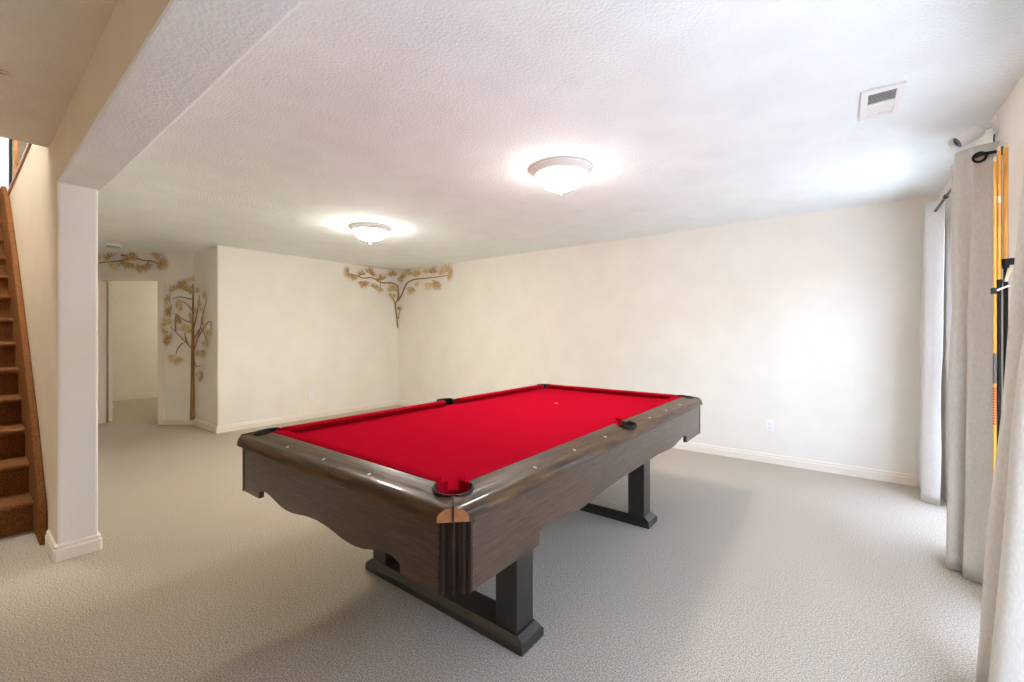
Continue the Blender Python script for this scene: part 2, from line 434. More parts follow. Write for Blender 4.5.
pk_c = [(sx * (HX - 0.120), sy * (HYT - 0.120)) for sx in (-1, 1) for sy in (-1, 1)]
pk_s = [(sx * (HX - 0.078), 0.0) for sx in (-1, 1)]
RP = 0.060
def pocket_cutter(z0, z1, r=RP):
    bm = bmesh.new()
    for x, y in pk_c + pk_s:
        lathe(bm, [(r, z0), (r, z1)], 32, Matrix.Translation((x, y, 0)))
    return bm

# wooden rails: quarter-round outer edge, top gently rising to the cushion, mitred, corners cut at 45 degrees
def rail_profile():
    out = [(0.0, ZA)]
    for k in range(0, 9):
        a = k / 8 * PI / 2
        out.append((0.040 * (1 - math.cos(a)), 0.755 + 0.034 * math.sin(a)))
    out += [(0.06, 0.7955), (0.085, 0.8015), (0.11, WOODZ), (0.118, WOODZ - 0.001), (0.118, ZA)]
    return out
def rail(name, length, wd):
    """length: half length of the outer edge; local x along the rail, y from the outer edge inwards"""
    pr = rail_profile(); bm = bmesh.new()
    ds = sorted(set([d for d, z in pr] + [CH / 2]))
    prof = list(pr)
    # put a vertex exactly at the end of the 45 degree cut
    for i in range(len(pr) - 3):
        if pr[i][0] < CH / 2 < pr[i + 1][0]:
            t = (CH / 2 - pr[i][0]) / (pr[i + 1][0] - pr[i][0])
            prof.insert(i + 1, (CH / 2, pr[i][1] + t * (pr[i + 1][1] - pr[i][1])))
            break
    prof.append((CH / 2, ZA))
    def smin(d): return (CH - d) if d < CH / 2 else d
    A = [bm.verts.new((-length + smin(d), d, z)) for d, z in prof]; B = [bm.verts.new((length - smin(d), d, z)) for d, z in prof]
    n = len(prof)
    for i in range(n):
        j = (i + 1) % n; bm.faces.new((A[i], A[j], B[j], B[i]))
    # end faces: the cut part (pale end grain) and the mitre
    k = next(i for i, p in enumerate(prof) if abs(p[0] - CH / 2) < 1e-9)
    for V in (A, B):
        f = bm.faces.new([V[i] for i in range(0, k + 1)] + [V[n - 1]]); f.material_index = 1
        bm.faces.new([V[i] for i in range(k, n)])
    return bm
for name, length, loc, rz in (('rail', HX, (0, -HYT, 0), 0), ('rail', HX, (0, HYT, 0), PI), ('rail', HYT, (HX, 0, 0), PI / 2), ('rail', HYT, (-HX, 0, 0), -PI / 2)):
    bm = rail(name, length, 0)
    bmesh.ops.transform(bm, matrix=Matrix.Translation(loc) @ Matrix.Rotation(rz, 4, 'Z'), verts=bm.verts)
    o = link(name, bm, None, mats=[M['rail_x' if abs(loc[0]) < 1e-6 else 'rail_y'], M['endgrain']])
    cut(o, pocket_cutter(0.70, 0.9))
    smooth_angle(o, 35); o.parent = pt
    # sights belong to their rail
    ends = abs(loc[0]) < 1e-6
    for k in ((-1, 0, 1) if ends else (-3, -2, -1, 1, 2, 3)):
        q = k * (2 * NX / 4 if ends else 2 * NY / 8)
        dd = 0.052
        px, py = (q, loc[1] - math.copysign(dd, loc[1])) if ends else (loc[0] - math.copysign(dd, loc[0]), q)
        bm = bmesh.new()
        zt = 0.7932
        lathe(bm, [(0.0046, -0.004), (0.0046, 0.0008), (0.003, 0.0013), (0, 0.0013)], 14, Matrix.Translation((px, py, zt)) @ Matrix.Diagonal((1, 1.9, 1, 1) if ends else (1.9, 1, 1, 1)))
        link('sight', bm, M['pearl'], o)

# playing bed: slate with red cloth, pockets cut through
o = link('bed', boxes((-HX + 0.115, HX - 0.115, -HYT + 0.115, HYT - 0.115, BED - 0.03, BED)), M['cloth'])
cut(o, pocket_cutter(0.6, 0.9)); o.parent = pt
link('slate_frame', boxes((-AX + 0.06, AX - 0.06, -AY + 0.06, AY - 0.06, BED - 0.075, BED - 0.0305)), M['slate'], pt)
cut(D.objects['slate_frame'], pocket_cutter(0.6, 0.9, 0.064))

# cushions: cloth-covered rubber, nose overhanging the bed, ends angled to the pockets
def cushion(x0b, x0n, x1b, x1n, db, dn_):
    """along local x; db: back distance from the outer edge, dn_: nose distance"""
    bm = bmesh.new()
    prof = [(db, BED), (db, WOODZ + 0.001), (db + 0.012, CUSH), (dn_ - 0.008, CUSH - 0.001), (dn_, CUSH - 0.007), (dn_ - 0.004, CUSH - 0.013), (dn_ - 0.030, BED + 0.001)]
    def s(a, b, d): return a + (b - a) * (d - db) / (dn_ - db)
    A = [bm.verts.new((s(x0b, x0n, d), d, z)) for d, z in prof]; B = [bm.verts.new((s(x1b, x1n, d), d, z)) for d, z in prof]
    n = len(prof)
    for i in range(n): j = (i + 1) % n; bm.faces.new((A[i], A[j], B[j], B[i]))
    bm.faces.new(A[::-1]); bm.faces.new(B)
    return bm
dbk, dnx, dny = 0.1185, HX - NX, HYT - NY
ce_b, ce_n = 0.176, 0.222
sp_b, sp_n = 0.066, 0.078
for (x0b, x0n, x1b, x1n, dn_, loc, rz) in (
        (-HX + ce_b, -HX + ce_n, HX - ce_b, HX - ce_n, dny, (0, -HYT, 0), 0),
        (-HX + ce_b, -HX + ce_n, HX - ce_b, HX - ce_n, dny, (0, HYT, 0), PI),
        (-HYT + ce_b, -HYT + ce_n, -sp_b, -sp_n, dnx, (HX, 0, 0), PI / 2), (sp_b, sp_n, HYT - ce_b, HYT - ce_n, dnx, (HX, 0, 0), PI / 2),
        (-HYT + ce_b, -HYT + ce_n, -sp_b, -sp_n, dnx, (-HX, 0, 0), -PI / 2), (sp_b, sp_n, HYT - ce_b, HYT - ce_n, dnx, (-HX, 0, 0), -PI / 2)):
    bm = cushion(x0b, x0n, x1b, x1n, dbk, dn_)
    bmesh.ops.transform(bm, matrix=Matrix.Translation(loc) @ Matrix.Rotation(rz, 4, 'Z'), verts=bm.verts)
    smooth_angle(link('cushion', bm, M['cloth'], pt), 30)

# pockets: black liner, rim, and (at the corners) the strip over the mitre
for (x, y) in pk_c + pk_s:
    corner = abs(y) > 0.1
    dirv = Vector((-math.copysign(1, x), -math.copysign(1, y), 0)).normalized() if corner else Vector((-math.copysign(1, x), 0, 0))
    a0 = math.atan2(-dirv.y, -dirv.x); half = math.radians(116 if corner else 96)
    bm = bmesh.new(); N = 24
    rows = []
    for k in range(N + 1):
        a = a0 - half + 2 * half * k / N
        f = (1 + math.cos(a - a0)) / 2                 # 1 at the outermost point, where the wood lies lower
        zt = (0.8125 - 0.0105 * f) if corner else (0.8115 - 0.006 * f)
        prof = [(0.0585, 0.735), (0.0585, zt - 0.002), (0.0605, zt), (0.0635, zt), (0.0655, zt - 0.0025), (0.0655, zt - 0.012), (0.0605, zt - 0.013), (0.0605, 0.735)]
        rows.append([bm.verts.new((x + r * math.cos(a), y + r * math.sin(a), z)) for r, z in prof])
    for r0, r1 in zip(rows, rows[1:]):
        for i in range(len(prof)): j = (i + 1) % len(prof); bm.faces.new((r0[i], r0[j], r1[j], r1[i]))
    bm.faces.new(rows[0]); bm.faces.new(rows[-1][::-1])
    po_ = smooth_angle(link('pocket', bm, M['black'], pt), 45)
    if corner:
        for sg in (-1, 1):
            bm = bmesh.new(); rows = []
            for k in range(9):
                a = a0 + sg * (half + math.radians(46) * k / 8)
                rows.append([bm.verts.new((x + r * math.cos(a), y + r * math.sin(a), z)) for r, z in ((0.0575, BED - 0.02), (0.0575, WOODZ), (0.0635, WOODZ + 0.002), (0.0635, BED - 0.02))])
            for r0, r1 in zip(rows, rows[1:]):
                for i in range(4): j = (i + 1) % 4; bm.faces.new((r0[i], r0[j], r1[j], r1[i]))
            bm.faces.new(rows[0]); bm.faces.new(rows[-1][::-1])
            link('throat_facing', bm, M['cloth'], po_)
    bm = bmesh.new()   # the cup below
    lathe(bm, [(0.0, 0.64), (0.045, 0.642), (0.057, 0.66), (0.0585, 0.742), (0.0605, 0.742), (0.060, 0.658), (0.047, 0.638), (0.0, 0.636)], 24, Matrix.Translation((x, y, 0)), cap=False)
    link('cup', bm, M['black'], po_, smooth=True)
    if corner:
        # strip following the rail profile along the diagonal
        ox, oy = math.copysign(HX, x), math.copysign(HYT, y); sx, sy = -math.copysign(1, x), -math.copysign(1, y)
        inn = Vector((sx, sy, 0)); perp = Vector((-sy, sx, 0)).normalized() * 0.0026
        rp = rail_profile()[1:]
        def wz(d):
            for (d0, z0), (d1, z1) in zip(rp, rp[1:]):
                if d0 <= d <= d1 and d1 > d0: return z0 + (z1 - z0) * (d - d0) / (d1 - d0)
        hc = CH / 2
        spine = [(hc, ZA + 0.002, (-1, 0)), (hc, wz(hc) - 0.004, (-1, 0)), (hc, wz(hc), (-0.7, 0.7))] + [(d, wz(d), (0, 1)) for d in (hc + 0.004, 0.045, 0.055, 0.0725)]
        bm = bmesh.new(); top = []
        for d, z, (o1, o2) in spine:
            ou = inn.normalized() * (o1 * 0.003); c0 = Vector((ox, oy, z)) + inn * d
            oz = Vector((0, 0, o2 * 0.003)); bi = inn.normalized() * (-o1 * 0.004) + Vector((0, 0, -o2 * 0.004))
            top.append([bm.verts.new(c0 + ou + oz + perp), bm.verts.new(c0 + ou + oz - perp), bm.verts.new(c0 + bi - perp), bm.verts.new(c0 + bi + perp)])
        for r0, r1 in zip(top, top[1:]):
            for i in range(4): j = (i + 1) % 4; bm.faces.new((r0[i], r0[j], r1[j], r1[i]))
        bm.faces.new(top[0]); bm.faces.new(top[-1][::-1])
        link('corner_strip', bm, M['black'], po_)

# apron panels with the scalloped lower edge
def lower_edge(half, n, za, zl, zm, q):
    """n: where the notch is (from the middle), za first arch, zl low point, zm middle arch; q: spacing of the wave"""
    ctrl = [(n - 0.004, za - 0.012), (n - 0.07 * q, za), (n - 0.15 * q, za - 0.008), (n - 0.24 * q, zl + 0.006), (n - 0.32 * q, zl), (n - 0.40 * q, zl + 0.004), (n - 0.50 * q, zm - 0.006), (n - 0.6 * q, zm), (0.0, zm)]
    sm = catmull([Vector((a, b, 0)) for a, b in ctrl], 5)
    right = [(half, ZB), (n, ZB)] + [(v.x, v.y) for v in sm]
    return right + [(-a, b) for a, b in right[::-1][1:]]
def apron(half, n, za, zl, zm, q, mtx, grain):
    le = lower_edge(half, n, za, zl, zm, q)
    poly = [(-half, ZA), (half, ZA)] + le
    bm = bmesh.new(); prism(bm, poly, 'y', 0.0, 0.022)
    # an applied border bead near the upper and outer edges
    box(bm, -half + 0.012, half - 0.012, -0.0025, 0.002, ZA - 0.018, ZA - 0.004)
    for s in (-1, 1):
        x0, x1 = sorted((s * (half - 0.004), s * (half - 0.016)))
        box(bm, x0, x1, -0.0025, 0.002, ZB + 0.004, ZA - 0.018)
    bmesh.ops.transform(bm, matrix=mtx, verts=bm.verts)
    return link('apron_panel', bm, M['apron_' + grain], pt)
for sgn, rz in ((-1, 0), (1, PI)):
    apron(AX - CH + 0.002, AX - 0.245, 0.570, 0.538, 0.561, 0.85, Matrix.Translation((0, sgn * AY, 0)) @ Matrix.Rotation(rz, 4, 'Z'), 'x')
for sgn, rz in ((1, PI / 2), (-1, -PI / 2)):
    apron(AY - CH + 0.002, AY - 0.425, 0.583, 0.556, 0.572, 1.0, Matrix.Translation((sgn * AX, 0, 0)) @ Matrix.Rotation(rz, 4, 'Z'), 'y')
# dark fluted corner blocks
for sx in (-1, 1):
    for sy in (-1, 1):
        ax, ay = sx * AX, sy * AY
        ix, iy = -sx, -sy
        pol = [(ax + ix * (CH - 0.003), ay - iy * 0.001), (ax - ix * 0.001, ay + iy * (CH - 0.003)), (ax + ix * 0.02, ay + iy * (CH + 0.012)), (ax + ix * (CH + 0.012), ay + iy * 0.02)]
        # three shallow flutes on the cut face
        a = Vector((pol[0][0], pol[0][1], 0)); b = Vector((pol[1][0], pol[1][1], 0)); nin = Vector((ix, iy, 0)).normalized()
        face = []
        for k in range(0, 13):
            t = k / 12; dep = 0.0025 if (k % 4) in (2,) else 0.0
            p = a.lerp(b, t) + nin * dep; face.append((p.x, p.y))
        bm = bmesh.new(); prism(bm, face + pol[2:], 'z', ZB - 0.004, ZA + 0.004)
        link('corner_block', bm, M['block'], pt)
# pedestals: a moulded foot, two posts and a head beam each
LX = 0.087      # the pedestals sit a little off centre under the top
for fy in (-0.76, 0.66):
    bm = bmesh.new()
    pr = [(-0.08, 0), (0.08, 0), (0.08, 0.034), (0.074, 0.042), (0.064, 0.064), (-0.064, 0.064), (-0.074, 0.042), (-0.08, 0.034)]
    A, B = [], []
    for y, z in pr:                      # the ends are moulded like the sides
        ins = 0 if z < 0.035 else (0.007 if z < 0.05 else 0.036)
        A.append(bm.verts.new((LX - 0.532 + ins, fy + y, z))); B.append(bm.verts.new((LX + 0.532 - ins, fy + y, z)))
    n = len(pr)
    bm.faces.new(A[::-1]); bm.faces.new(B)
    for i in range(n): j = (i + 1) % n; bm.faces.new((A[i], A[j], B[j], B[i]))
    foot = bevel(link('foot', bm, M['leg'], pt), 0.003, 2, 30)
    for s in (-1, 1):
        xc = LX + s * 0.434
        bevel(link('post', boxes((xc - 0.056, xc + 0.056, fy - 0.06, fy + 0.06, 0.064, BED - 0.08)), M['leg'], pt), 0.004, 2)
    bevel(link('head_beam', boxes((LX - 0.36, LX + 0.36, fy - 0.045, fy + 0.045, 0.58, BED - 0.08)), M['leg'], pt), 0.004, 2)
bm = bmesh.new(); lathe(bm, [(0.011, BED - 0.001), (0.011, BED + 0.0006), (0, BED + 0.0006)], 20, Matrix.Translation((-0.06, 0.52, 0)))
link('foot_spot', bm, M['spot'], pt)

# ------------------------------------------------------------------ ceiling lights
def ceiling_light(x, y, label, glow):
    t = thing('ceiling_light', label, 'ceiling light', (x, y, CEIL), 0, 'flush ceiling lights')
    bm = bmesh.new()
    lathe(bm, [(0.10, 0.0), (0.212, 0.0), (0.217, -0.006), (0.213, -0.016), (0.203, -0.020), (0.199, -0.030), (0.189, -0.034), (0.184, -0.044), (0.172, -0.048), (0.168, -0.040), (0.10, -0.03)], 48)
    link('pan', bm, M['white'], t, smooth=True)
    bm = bmesh.new()
    pr = [(0.170 * math.cos(k / 14 * PI / 2), -0.046 - 0.098 * math.sin(k / 14 * PI / 2)) for k in range(15)]
    pr[-1] = (0.0, pr[-1][1])
    lathe(bm, pr, 48, cap=False)
    b = link('bowl', bm, M[glow], t, smooth=True)
    bm = bmesh.new()
    lathe(bm, [(0.0, -0.141), (0.024, -0.142), (0.027, -0.147), (0.016, -0.152), (0.008, -0.156), (0.008, -0.164), (0.012, -0.170), (0.010, -0.178), (0.004, -0.186), (0.0, -0.188)], 20, cap=False)
    link('finial', bm, M['white'], t, smooth=True)
ceiling_light(-1.563, 2.602, 'lit dome ceiling light above the pool table', 'bowl')
ceiling_light(-4.046, 2.765, 'lit dome ceiling light near the branch ornament in the corner', 'bowl_warm')

# air vent
vt = thing('air_vent', 'white rectangular ceiling vent with two banks of louvres', 'vent', (0.148, 2.803, CEIL))
vx, vy = 0.080, 0.165
bm = boxes((-vx, -0.052, -vy, vy, -0.012, 0), (0.052, vx, -vy, vy, -0.012, 0), (-0.052, 0.052, -vy, -vy + 0.04, -0.012, 0), (-0.052, 0.052, vy - 0.04, vy, -0.012, 0), (-0.052, 0.052, -0.008, 0.008, -0.011, 0))
bevel(link('vent_frame', bm, M['white'], vt), 0.003, 2)
link('backing', boxes((-0.052, 0.052, -vy + 0.04, vy - 0.04, -0.0025, 0)), M['duct'], vt)
for (ya, yb, tilt) in ((-vy + 0.04, -0.008, 1), (0.008, vy - 0.04, -1)):
    bm = bmesh.new(); n = 8
    for k in range(n):
        yc = ya + (yb - ya) * (k + 0.5) / n
        box(bm, -0.052, 0.052, -0.0055, 0.0055, -0.0006, 0.0006, Matrix.Translation((0, yc, -0.0066)) @ Matrix.Rotation(math.radians(35) * tilt, 4, 'X'))
    link('louvre_bank', bm, M['white'], vt)
# little damper lever at the far edge
link('lever', boxes((-0.006, 0.006, vy - 0.05, vy - 0.03, -0.018, -0.011)), M['white'], vt)

# smoke detector
sd = thing('smoke_detector', 'small white round detector on the ceiling before the doorway', 'smoke detector', (-7.45, 1.29, CEIL))
bm = bmesh.new(); lathe(bm, [(0, 0), (0.075, 0), (0.075, -0.014), (0.066, -0.03), (0.03, -0.036), (0, -0.036)], 32, cap=False)
link('housing', bm, M['white_plastic'], sd, smooth=True)
bm = bmesh.new(); lathe(bm, [(0.06, -0.0335), (0.062, -0.031), (0.05, -0.036), (0.048, -0.0345)], 32, cap=False)
link('vent_ring', bm, M['duct'], sd)

# wall outlets
def outlet(p, rz, label):
    t = thing('wall_outlet', label, 'outlet', p, rz, 'wall outlets')
    bevel(link('cover_plate', boxes((-0.036, 0.036, -0.006, 0.0, -0.058, 0.058)), M['white_plastic'], t), 0.003, 2)
    for s in (-1, 1):
        bm = bmesh.new(); lathe(bm, [(0.0165, 0), (0.0165, 0.0025), (0, 0.0025)], 20, Matrix.Translation((0, -0.006, s * 0.02)) @ Matrix.Rotation(PI / 2, 4, 'X'))
        r = link('receptacle', bm, M['white_plastic'], t)
        link('slot', boxes((-0.007, -0.005, -0.0092, -0.0084, s * 0.02 - 0.003, s * 0.02 + 0.006), (0.005, 0.007, -0.0092, -0.0084, s * 0.02 - 0.003, s * 0.02 + 0.006)), M['duct'], r)
outlet((-0.585, YB, 0.37), 0, 'white outlet low on the back wall right of the pool table')
outlet((XL, 3.365, 0.345), PI / 2, 'small white outlet low on the far left wall below the branch ornament')

# ------------------------------------------------------------------ security camera
sc = thing('security_camera', 'white bullet security camera high on the right wall above the curtains', 'security camera', (XR, 3.29, 2.372))
bm = bmesh.new(); lathe(bm, [(0, 0), (0.034, 0), (0.034, 0.012), (0.026, 0.02), (0, 0.02)], 24, Matrix.Rotation(-PI / 2, 4, 'Y'))
box(bm, -0.010, 0.0, -0.02, 0.02, -0.045, 0.045)
link('wall_plate', bm, M['cam_white'], sc)
bm = bmesh.new(); tube(bm, [(-0.015, 0, 0), (-0.045, 0, -0.006), (-0.062, 0, -0.012)], [0.012, 0.015, 0.014], 12); lathe(bm, [(0, -0.016), (0.011, -0.012), (0.016, 0), (0.011, 0.012), (0, 0.016)], 16, Matrix.Translation((-0.066, 0, -0.013)), cap=False)
link('arm', bm, M['cam_white'], sc, smooth=True)
ax = Vector((-0.092, -0.02, -0.052)).normalized()
q = Vector((0, 0, 1)).rotation_difference(ax).to_matrix().to_4x4()
MB_ = Matrix.Translation((-0.058, 0, -0.012)) @ q
bm = bmesh.new(); lathe(bm, [(0, 0), (0.020, 0.0), (0.031, 0.008), (0.034, 0.02), (0.034, 0.108), (0.031, 0.112), (0.029, 0.104), (0.0, 0.104)], 28, MB_, cap=False)
link('body', bm, M['cam_white'], sc, smooth=True).data.set_sharp_from_angle(angle=math.radians(40))
bm = bmesh.new(); lathe(bm, [(0.0287, 0.1045), (0.0287, 0.108), (0.016, 0.109), (0.013, 0.106), (0, 0.107)], 28, MB_, cap=False)
link('lens', bm, M['lens'], sc, smooth=True)
# sun shield lip over the lens
bm = bmesh.new()
A, B = [], []
for k in range(13):
    a = PI * k / 12
    for Ls, zz in ((A, 0.05), (B, 0.127)):
        v = Vector((0.0355 * math.cos(a), 0.0355 * math.sin(a), zz)); Ls.append(bm.verts.new(MB_ @ v))
for k in range(12): bm.faces.new((A[k], A[k + 1], B[k + 1], B[k]))
o = link('sun_shield', bm, M['cam_white'], sc, smooth=True); md = o.modifiers.new('thick', 'SOLIDIFY'); md.thickness = 0.002
bm = bmesh.new(); tube(bm, catmull([(-0.006, 0.02, -0.03), (-0.008, 0.035, -0.055), (-0.006, 0.04, -0.10), (-0.006, 0.04, -0.16), (-0.006, 0.04, -0.40)], 4), 0.0032, 8)
link('cable', bm, M['black'], sc)

# ------------------------------------------------------------------ curtains and rods
RZ, RX = 2.205, 0.545
def rod(label, y0, y1, far_end):
    t = thing('curtain_rod', label, 'curtain rod', (RX, (y0 + y1) / 2, RZ), 0, 'black curtain rods')
    pts = [(XR - 0.004, y0, RZ), (RX + 0.03, y0, RZ), (RX + 0.008, y0 + 0.008, RZ), (RX, y0 + 0.03, RZ), (RX, y1 - 0.03, RZ), (RX + 0.008, y1 - 0.008, RZ), (RX + 0.03, y1, RZ), (XR - 0.004, y1, RZ)]
    bm = bmesh.new(); tube(bm, pts, 0.008, 12)
    adopt(link('rod', bm, M['rod'], smooth=True), t)
    for y in (y0, y1):
        bm = bmesh.new(); lathe(bm, [(0, 0), (0.022, 0), (0.022, 0.006), (0.012, 0.012), (0, 0.012)], 20, Matrix.Translation((XR, y, RZ)) @ Matrix.Rotation(-PI / 2, 4, 'Y'))
        adopt(link('bracket', bm, M['rod']), t)
    bm = bmesh.new(); ym = (y0 + y1) / 2
    lathe(bm, [(0.009, -0.02), (0.014, -0.016), (0.014, 0.016), (0.009, 0.02)], 16, Matrix.Translation((RX, ym, RZ)) @ Matrix.Rotation(PI / 2, 4, 'X'))
    adopt(link('joint', bm, M['rod']), t)
    return t
rod('black rod above the sliding door between the white and beige curtains', 3.20, 4.90, True)

def curtain(label, cat_name, top, bot, z0, z1, mat, group, grommets=(), wobble=0.008, seed=1):
    """top / bot: plan control points of the hem lines, hung between; cloth thickness 3 mm"""
    rnd = random.Random(seed)
    NS = 10
    A = catmull([Vector((x, y, 0)) for x, y in top], NS); B = catmull([Vector((x, y, 0)) for x, y in bot], NS)
    n = len(A); nz = 36
    bm = bmesh.new(); rows = []
    ph = [rnd.uniform(0, 6.28) for _ in range(4)]
    for k in range(nz + 1):
        t = k / nz; z = z1 + (z0 - z1) * t
        e = t ** 0.85
        row = []
        for i in range(n):
            p = A[i].lerp(B[i], e)
            s = i / (n - 1)
            w = wobble * math.sin(PI * t) * (math.sin(9 * t + ph[0] + 4 * s) + 0.6 * math.sin(17 * t + ph[1] + 9 * s))
            row.append(bm.verts.new((p.x + w * 0.6, p.y + w * 0.5, z)))
        rows.append(row)
    for r0, r1 in zip(rows, rows[1:]):
        for i in range(n - 1): bm.faces.new((r0[i], r0[i + 1], r1[i + 1], r1[i]))
    t = thing('curtain', label, 'curtain', (top[0][0], top[0][1], z0), 0, group)
    o = link('panel', bm, mat, smooth=True); md = o.modifiers.new('thick', 'SOLIDIFY'); md.thickness = 0.003; md.offset = 0
    adopt(o, t)
    # stitched bottom hem
    bm = bmesh.new()
    r = rows_pts = None
    hem = []
    for i in range(n):
        p = A[i].lerp(B[i], 0.955 ** 0.85)
        hem.append(Vector((p.x, p.y, z1 + (z0 - z1) * 0.955)))
    for g in grommets:
        (gx, gy, gz), nv = g[:3], g[3]
        mt = Matrix.Translation((gx, gy, gz)) @ Vector((0, 0, 1)).rotation_difference(Vector(nv)).to_matrix().to_4x4()
        bm2 = bmesh.new(); lathe(bm2, [(0.018, -0.004), (0.027, -0.004), (0.029, 0), (0.027, 0.004), (0.018, 0.004), (0.018, -0.004)], 24, mt, cap=False)
        adopt(link('grommet', bm2, M['rod'], smooth=True), t)
    return t
g_ = None
curtain('white sunlit curtain at the corner of the back wall', 'curtain',
        [(0.535, 4.92), (0.56, 4.84), (0.60, 4.72), (0.545, 4.62), (0.50, 4.54), (0.545, 4.47), (0.59, 4.42)],
        [(0.49, 4.93), (0.53, 4.86), (0.60, 4.74), (0.53, 4.64), (0.475, 4.56), (0.52, 4.50), (0.57, 4.47)], 0.015, 2.275, M['curtain_white'], None, seed=3)
curtain('beige curtain hanging below the security camera, left of the yellow poles', 'curtain',
        [(0.58, 3.62), (0.50, 3.54), (0.58, 3.46), (0.50, 3.38), (0.482, 3.31), (0.495, 3.275), (0.525, 3.255), (0.545, 3.235), (0.585, 3.225), (0.625, 3.22)],
        [(0.60, 3.66), (0.50, 3.56), (0.58, 3.46), (0.47, 3.39), (0.450, 3.325), (0.475, 3.305), (0.535, 3.31), (0.500, 3.245), (0.54, 3.215), (0.605, 3.20)], 0.015, 2.262, M['curtain'], None,
        grommets=[(0.556, 3.220, 2.197, (-0.25, -1, 0))], seed=5)
curtain('beige curtain nearest the camera, at the right edge', 'curtain',
        [(0.615, 2.42), (0.56, 2.37), (0.545, 2.27), (0.61, 2.20), (0.60, 2.14), (0.55, 2.10), (0.54, 2.03), (0.60, 1.97), (0.615, 1.93)],
        [(0.56, 2.42), (0.43, 2.37), (0.395, 2.28), (0.55, 2.24), (0.55, 2.17), (0.40, 2.13), (0.38, 2.03), (0.52, 1.97), (0.56, 1.93)], 0.015, 2.262, M['curtain'], None, seed=9)
rod('black rod above the near window, holding the nearest curtain', 0.62, 2.44, True)

# ------------------------------------------------------------------ yellow poles between the curtains
def pole(label, x, y, z0, z1, r, zmid=None):
    t = thing('extension_pole', label, 'pole', (x, y, z0), 0, 'yellow poles behind the curtain')
    bm = bmesh.new(); tube(bm, [(0, 0, (zmid or z0) - z0), (0, 0, z1 - z0 - 0.012)], r, 16)
    smooth_angle(link('shaft', bm, M['yellow'], t), 40)
    if zmid:
        bm = bmesh.new(); tube(bm, [(0, 0, 0), (0, 0, zmid - z0)], r * 0.9, 16)
        smooth_angle(link('lower_shaft', bm, M['black'], t), 40)
    bm = bmesh.new(); tube(bm, [(0, 0, z1 - z0 - 0.012), (0, 0, z1 - z0 + 0.008), (0, 0, z1 - z0 + 0.012)], [r * 0.8, r * 0.8, r * 0.4], 14)
    link('end_cap', bm, M['pearl'], t)
    return t
p1 = pole('leftmost yellow pole, beside the curtain fold, red banded lower down', 0.558, 2.95, 0.0, 2.10, 0.0058)
bm = bmesh.new(); tube(bm, [(0, 0, 1.06), (0, 0, 1.20)], 0.0064, 16); link('sleeve', bm, M['grey_tape'], p1)
bm = bmesh.new()
for k in range(14): tube(bm, [(0, 0, 0.87 + k * 0.0125), (0, 0, 0.8775 + k * 0.0125)], 0.0064, 14)
link('red_band', bm, M['red_tape'], p1)
bm = boxes((-0.012, 0.006, -0.012, 0.010, 1.475, 1.502)); link('clamp', bm, M['black'], p1)
bm = bmesh.new(); tube(bm, [(0.004, -0.010, 1.49), (0.044, -0.014, 1.512)], 0.0055, 12); link('clamp_pin', bm, M['chrome'], p1)
p2 = pole('middle yellow pole, with a white band near its top', 0.572, 2.953, 0.0, 2.145, 0.0068, 1.51)
bm = bmesh.new(); tube(bm, [(0, 0, 1.895), (0, 0, 1.925)], 0.0073, 16); link('white_band', bm, M['pearl'], p2)
bm = bmesh.new(); tube(bm, [(0, 0, 1.505), (0, 0, 1.525), (0, 0, 1.54)], [0.009, 0.0115, 0.0115], 16); link('collar', bm, M['black'], p2)
p3 = pole('rightmost yellow pole, against the wall with a black bracket', 0.594, 2.96, 0.0, 2.158, 0.0088, 1.60)
bm = bmesh.new(); tube(bm, [(0, 0, 1.59), (0, 0, 1.615), (0, 0, 1.635)], [0.011, 0.0135, 0.0135], 16); box(bm, 0.008, 0.026, -0.02, 0.0, 1.605, 1.635); link('bracket', bm, M['black'], p3)
bm = bmesh.new(); tube(bm, [(-0.002, -0.0165, 1.53), (0.010, -0.0165, 1.59)], 0.007, 10); link('strap', bm, M['pearl'], p3)

# ------------------------------------------------------------------ pine ornaments on the walls
def needle(bm, base, d, n, ln, w, lift):
    """one slender leaf lying close to a wall: d direction, n wall normal"""
    s = d.cross(n).normalized()
    tip = base + d * ln + n * lift * 0.6
    m1 = base + d * ln * 0.4 + n * lift
    a = bm.verts.new(base + n * 0.002); t = bm.verts.new(tip)
    l = bm.verts.new(m1 + s * w); r = bm.verts.new(m1 - s * w); u = bm.verts.new(m1 + n * w * 0.7); b = bm.verts.new(m1 - n * w * 0.5)
    for q in ((a, l, u), (a, u, r), (a, r, b), (a, b, l), (t, u, l), (t, r, u), (t, b, r), (t, l, b)): bm.faces.new(q)

def cluster(root, p, n, axis_deg, size, mat, spread=150, count=13, rnd=random):
    """a tuft of needles at p on a wall of normal n"""
    n = Vector(n).normalized(); up = Vector((0, 0, 1)) - n * n.z
    up.normalize(); side = up.cross(n)
    bm = bmesh.new()
    count = int(count * 1.5)
    for k in range(count):
        a = math.radians(axis_deg + spread * ((k + 0.5) / count - 0.5) + rnd.uniform(-8, 8))
        d = (side * math.cos(a) + up * math.sin(a)).normalized()
        ln = size * 0.8 * rnd.uniform(0.75, 1.05)
        needle(bm, Vector(p) + n * 0.010 + d * size * 0.05, d, n, ln, size * 0.055, rnd.uniform(0.004, 0.02))
    adopt(link('needle_cluster', bm, mat), root)

def limb(root, name, pts, n_of, r0, r1, mat):
    P = catmull(pts, 4); bm = bmesh.new(); N = len(P)
    tube(bm, P, [r0 + (r1 - r0) * i / (N - 1) for i in range(N)], 8)
    adopt(link(name, bm, mat, smooth=True), root)

